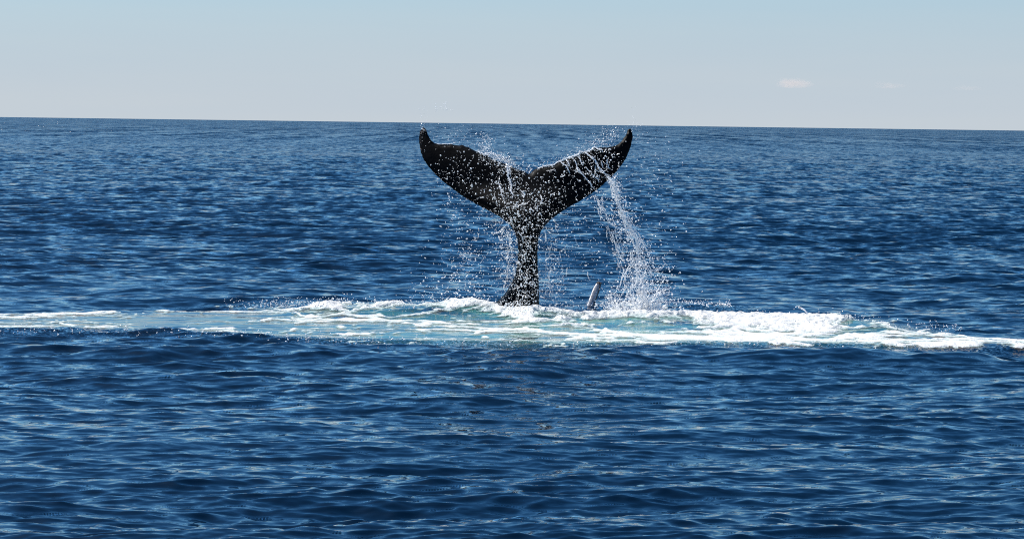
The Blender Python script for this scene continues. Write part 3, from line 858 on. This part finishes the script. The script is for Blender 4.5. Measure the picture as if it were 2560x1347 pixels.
for n_, path, w0, rad in ((22, [(1487, 486), (1510, 520), (1530, 570), (1550, 640), (1565, 700), (1575, 750)], 7, 0.008), (20, [(1543, 480), (1568, 550), (1585, 620), (1592, 700), (1596, 760)], 7, 0.010),
                          (14, [(1610, 640), (1625, 690), (1632, 740)], 9, 0.008), (20, [(1268, 560), (1275, 620), (1270, 690), (1262, 740)], 7, 0.007), (16, [(1362, 560), (1370, 640), (1372, 700), (1378, 760)], 8, 0.007),
                          (10, [(1250, 540), (1240, 620), (1200, 700)], 14, 0.006), (10, [(1400, 560), (1400, 640), (1405, 720)], 16, 0.006)):
    pa = np.array(path, float)
    for i in range(n_):
        u0 = rng.uniform(0, 0.85); du = rng.uniform(0.04, 0.16)
        tt = np.linspace(u0, min(1, u0 + du), 9) * (len(pa) - 1)
        o1 = rng.normal(0, w0)
        q = jag(np.stack([np.interp(tt, np.arange(len(pa)), pa[:, 0]) + np.linspace(o1, o1 + rng.normal(0, 4), 9), np.interp(tt, np.arange(len(pa)), pa[:, 1])], -1), 0.9, 2.6)
        if len(q) < 3: continue
        W = on_depth(q[:, 0], q[:, 1], WHALE_Y - 0.1 + rng.normal(0, 0.25) + np.cumsum(rng.normal(0, 0.012, len(q))))
        lines.append((W, rad * (0.2 + 1.2 * fbm(np.arange(len(W)) * 0.7 + rng.uniform(0, 90), np.zeros(len(W)), 8, 2))))
for pts, rad, j in [(CUR[:5], 0.011, 1.2), ([(1533, 447), (1540, 480), (1543, 510)], 0.009, 1.0), ([(1540, 500), (1560, 550), (1590, 600), (1605, 640)], 0.010, 1.3), ([(1487, 486), (1500, 510), (1520, 545)], 0.006, 1.0),
                    ([(1553, 560), (1552, 600), (1560, 640)], 0.006, 1.5), ([(1365, 645), (1368, 670), (1372, 685), (1370, 705), (1376, 732)], 0.006, 0.8), ([(1467, 678), (1470, 690), (1475, 702)], 0.009, 0.8)]:
    q = jag(pts, j, 3.0)
    W = on_depth(q[:, 0], q[:, 1], WHALE_Y + 0.05 + np.cumsum(rng.normal(0, 0.012, len(q))))
    lines.append((W, rad * rng.uniform(0.3, 1.3, len(W))))
parts.append(tubes_arrays(lines))
V, F = join_arrays(parts)
tag(mesh_from_arrays('falling_water', V, F, M_SPRAY, True), 'curtain of white water pouring from the right fluke', 'water', 'stuff')

# splash where the curtain hits the sea
lines = []
def strand(x, y, dx, dy, n, rad):
    P = [(x, y)]
    for i in range(n):
        dx = 0.9 * dx + rng.normal(0, 0.8); dy += rng.normal(0, 0.6) + 0.14
        P.append((P[-1][0] + dx, P[-1][1] + dy))
    P = np.array(P)
    d = WHALE_Y + 0.15 + rng.normal(0, 0.2) + np.cumsum(rng.normal(0, 0.015, len(P)))
    lines.append((on_depth(P[:, 0], P[:, 1], d), rad * np.linspace(1.3, 0.35, len(P)) * rng.uniform(0.35, 1.5, len(P))))
for i in range(60):
    x0 = rng.normal(1603, 12); a = rng.normal(-0.05, 0.35)
    strand(x0, 786, 3.4 * math.sin(a) , -3.6 * math.cos(a), int(rng.integers(9, 36)), rng.uniform(0.006, 0.017))
for i in range(40):
    x0 = rng.normal(1640, 10); a = rng.normal(0.15, 0.5)
    strand(x0, 786, 3 * math.sin(a), -3 * math.cos(a), int(rng.integers(6, 16)), rng.uniform(0.006, 0.012))
for i in range(36):
    x0 = rng.normal(1545, 14); a = rng.normal(-0.5, 0.4)
    strand(x0, 780, 3 * math.sin(a), -3 * math.cos(a), int(rng.integers(6, 15)), rng.uniform(0.007, 0.015))
for i in range(30):
    x0 = rng.normal(1590, 14); strand(x0, rng.uniform(640, 730), rng.normal(0, 1.5), rng.normal(2.5, 1), int(rng.integers(5, 14)), rng.uniform(0.005, 0.011))
m_px = np.vstack([along(500, [(1600, 782), (1597, 700), (1605, 650)], 18, 26), along(500, [(1545, 780), (1530, 745)], 14, 16), along(500, [(1645, 780), (1650, 720)], 16, 22), along(80, CUR, 8, 22), along(500, [(1370, 780), (1372, 690)], 26, 22), along(400, [(1265, 740), (1275, 600)], 20, 20)])
C7 = on_depth(m_px[:, 0], m_px[:, 1], WHALE_Y + 0.1 + rng.normal(0, 0.4, len(m_px)))
sp_px = np.vstack([along(500, [(1600, 780), (1596, 700), (1600, 650)], 14, 30), along(300, [(1640, 775), (1660, 700)], 14, 24), along(240, [(1550, 775), (1525, 735)], 10, 16), along(260, [(1480, 772), (1720, 778)], 8, 8)])
C5 = on_depth(sp_px[:, 0], sp_px[:, 1], WHALE_Y + 0.1 + rng.normal(0, 0.3, len(sp_px)))
V, F = join_arrays([tubes_arrays(lines), drops_arrays(*above_sea(C7, rng.uniform(0.0025, 0.006, len(C7)))), drops_arrays(*above_sea(C5, np.minimum(0.0095 * np.exp(rng.normal(0, 0.45, len(C5))), 0.03)), wob=0.35)])
tag(mesh_from_arrays('splash', V, F, M_SPRAY, True), 'ragged white splash leaping up where the falling water lands', 'water', 'stuff')

# white flecks flung up off the heaped foam, and specks added as sun glints
fr = np.vstack([along(620, [(640, 768), (850, 752), (1000, 762), (1200, 750), (1290, 768)], 7, 7), along(420, [(1340, 782), (1500, 784), (1640, 786), (1900, 788), (2100, 798)], 6, 6), along(260, [(1270, 770), (1350, 782)], 9, 9),
                along(160, [(1370, 772), (1480, 760), (1560, 770)], 6, 6), along(120, [(1640, 752), (1830, 762)], 4, 3), along(300, [(700, 856), (1100, 864), (1700, 866), (2000, 868)], 5, 5)])
wy = np.where(fr[:, 1] < 800, 53.6, 46.9)
C6 = on_depth(fr[:, 0], fr[:, 1], wy + rng.normal(0, 0.3, len(fr)))
glint_px = np.vstack([along(150, [(0, 836), (200, 838), (340, 838), (480, 840)], 6, 6), along(190, [(480, 842), (700, 856), (1000, 866)], 5, 6), along(260, [(1000, 866), (1400, 870), (2000, 874), (2400, 878)], 5, 5),
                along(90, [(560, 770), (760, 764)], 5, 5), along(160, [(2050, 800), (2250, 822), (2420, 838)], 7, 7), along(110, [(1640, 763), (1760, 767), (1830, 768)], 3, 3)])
glint_pts = on_water(glint_px[:, 0], glint_px[:, 1]); glint_pts[:, 2] = rng.uniform(0.06, 0.16, len(glint_pts))  # white specks just above the water, standing in for sun glints on the chop
V, F = join_arrays([drops_arrays(*above_sea(C6, np.minimum(0.0095 * np.exp(rng.normal(0, 0.4, len(C6))), 0.026), 0.1)), drops_arrays(glint_pts, np.minimum(0.0085 * np.exp(rng.normal(0, 0.45, len(glint_pts))), 0.02))])
tag(mesh_from_arrays('froth_and_glints', V, F, M_SPRAY, True), 'white flecks flicked up off the crest of the foam band, with specks added as sun glints', 'water', 'stuff')

# single jet of water leaping from the foam on the right
q = jag([(1997, 769), (2003, 770), (2010, 774), (2017, 781), (2022, 789)], 0.25, 1.5)
W = on_depth(q[:, 0], q[:, 1], np.full(len(q), 53.2))
jl = (W, 0.016 * np.linspace(1.2, 0.7, len(W)))
jp = on_depth(np.array([1990., 1998, 1993, 2000, 1985, 1949, 1983]), np.array([767., 767, 765, 769, 772, 784, 784]), np.full(7, 53.2))
V, F = join_arrays([tubes_arrays([jl]), drops_arrays(jp, np.array([.014, .024, .01, .02, .008, .016, .018]))])
tag(mesh_from_arrays('water_jet', V, F, M_SPRAY, True), 'small curved jet of white water leaping from the foam far right', 'water', 'stuff')

# ------------------------------------------------------------------ clouds
def cloud_material(dens, seed):
    M = Mat('cloud_vapour')
    tc = M.n('ShaderNodeTexCoord').outputs['Generated']
    c = M.vmath('SUBTRACT', tc, (0.5, 0.5, 0.25))
    sx = M.n('ShaderNodeSeparateXYZ', {0: c}).outputs
    zz = M.math('MULTIPLY', sx[2], M.math('MULTIPLY_ADD', sx[0], 1.6, 1.6))
    c = M.n('ShaderNodeCombineXYZ', {0: sx[0], 1: sx[1], 2: zz}).outputs[0]
    r = M.n('ShaderNodeVectorMath', {0: M.vmath('MULTIPLY', c, (2.1, 2.1, 1.3))}, operation='LENGTH').outputs['Value']
    n = M.noise(M.vmath('ADD', M.vmath('MULTIPLY', tc, (3.0, 2.0, 1.3)), (seed, 0, 0)), 1.6, 4.0, 0.6)
    d = M.math('SUBTRACT', M.math('ADD', 0.75, M.math('MULTIPLY', M.math('SUBTRACT', n, 0.5), 1.3)), r)
    d = M.math('MULTIPLY', M.maprange(d, 0.0, 0.6), dens)
    v = M.n('ShaderNodeVolumePrincipled', {'Color': (1.0, 0.80, 0.70, 1), 'Density': d, 'Anisotropy': 0.3})
    M.nt.links.new(v.outputs[0], M.out.inputs['Volume'])
    return M.m
def make_cloud(px, py, w, h, dens, seed, label):
    Yc = 30000.0
    c = on_depth(px, py, Yc)
    s = Yc / FPX
    nu, nv = 28, 14
    V = []
    for j in range(nv + 1):
        f = -math.pi / 2 + math.pi * j / nv
        for i in range(nu):
            a = 2 * math.pi * i / nu
            x, y, z = math.cos(f) * math.cos(a), math.cos(f) * math.sin(a), math.sin(f)
            z = z if z > 0 else z * 0.45                       # flatter underneath
            V.append((x * w * s, y * w * s * 0.8, z * h * s))
    V = np.array(V)
    i = np.arange(nv)[:, None] * nu; j = np.arange(nu); k = (j + 1) % nu
    F = np.stack([i + j, i + k, i + nu + k, i + nu + j], -1).reshape(-1, 4)
    o = mesh_from_arrays('cloud', V, F, cloud_material(dens, seed), True)
    o.location = c
    tag(o, label, 'cloud', group='faint clouds low over the horizon')
make_cloud(1987, 208, 64, 30, 0.0026, 3.1, 'largest and brightest of the small pinkish clouds low on the right')
make_cloud(2225, 214, 60, 18, 0.0008, 7.7, 'faint small cloud streak between the bright cloud and the right edge')
make_cloud(2420, 220, 55, 16, 0.0005, 12.3, 'faintest cloud wisp nearest the right edge of the sky')
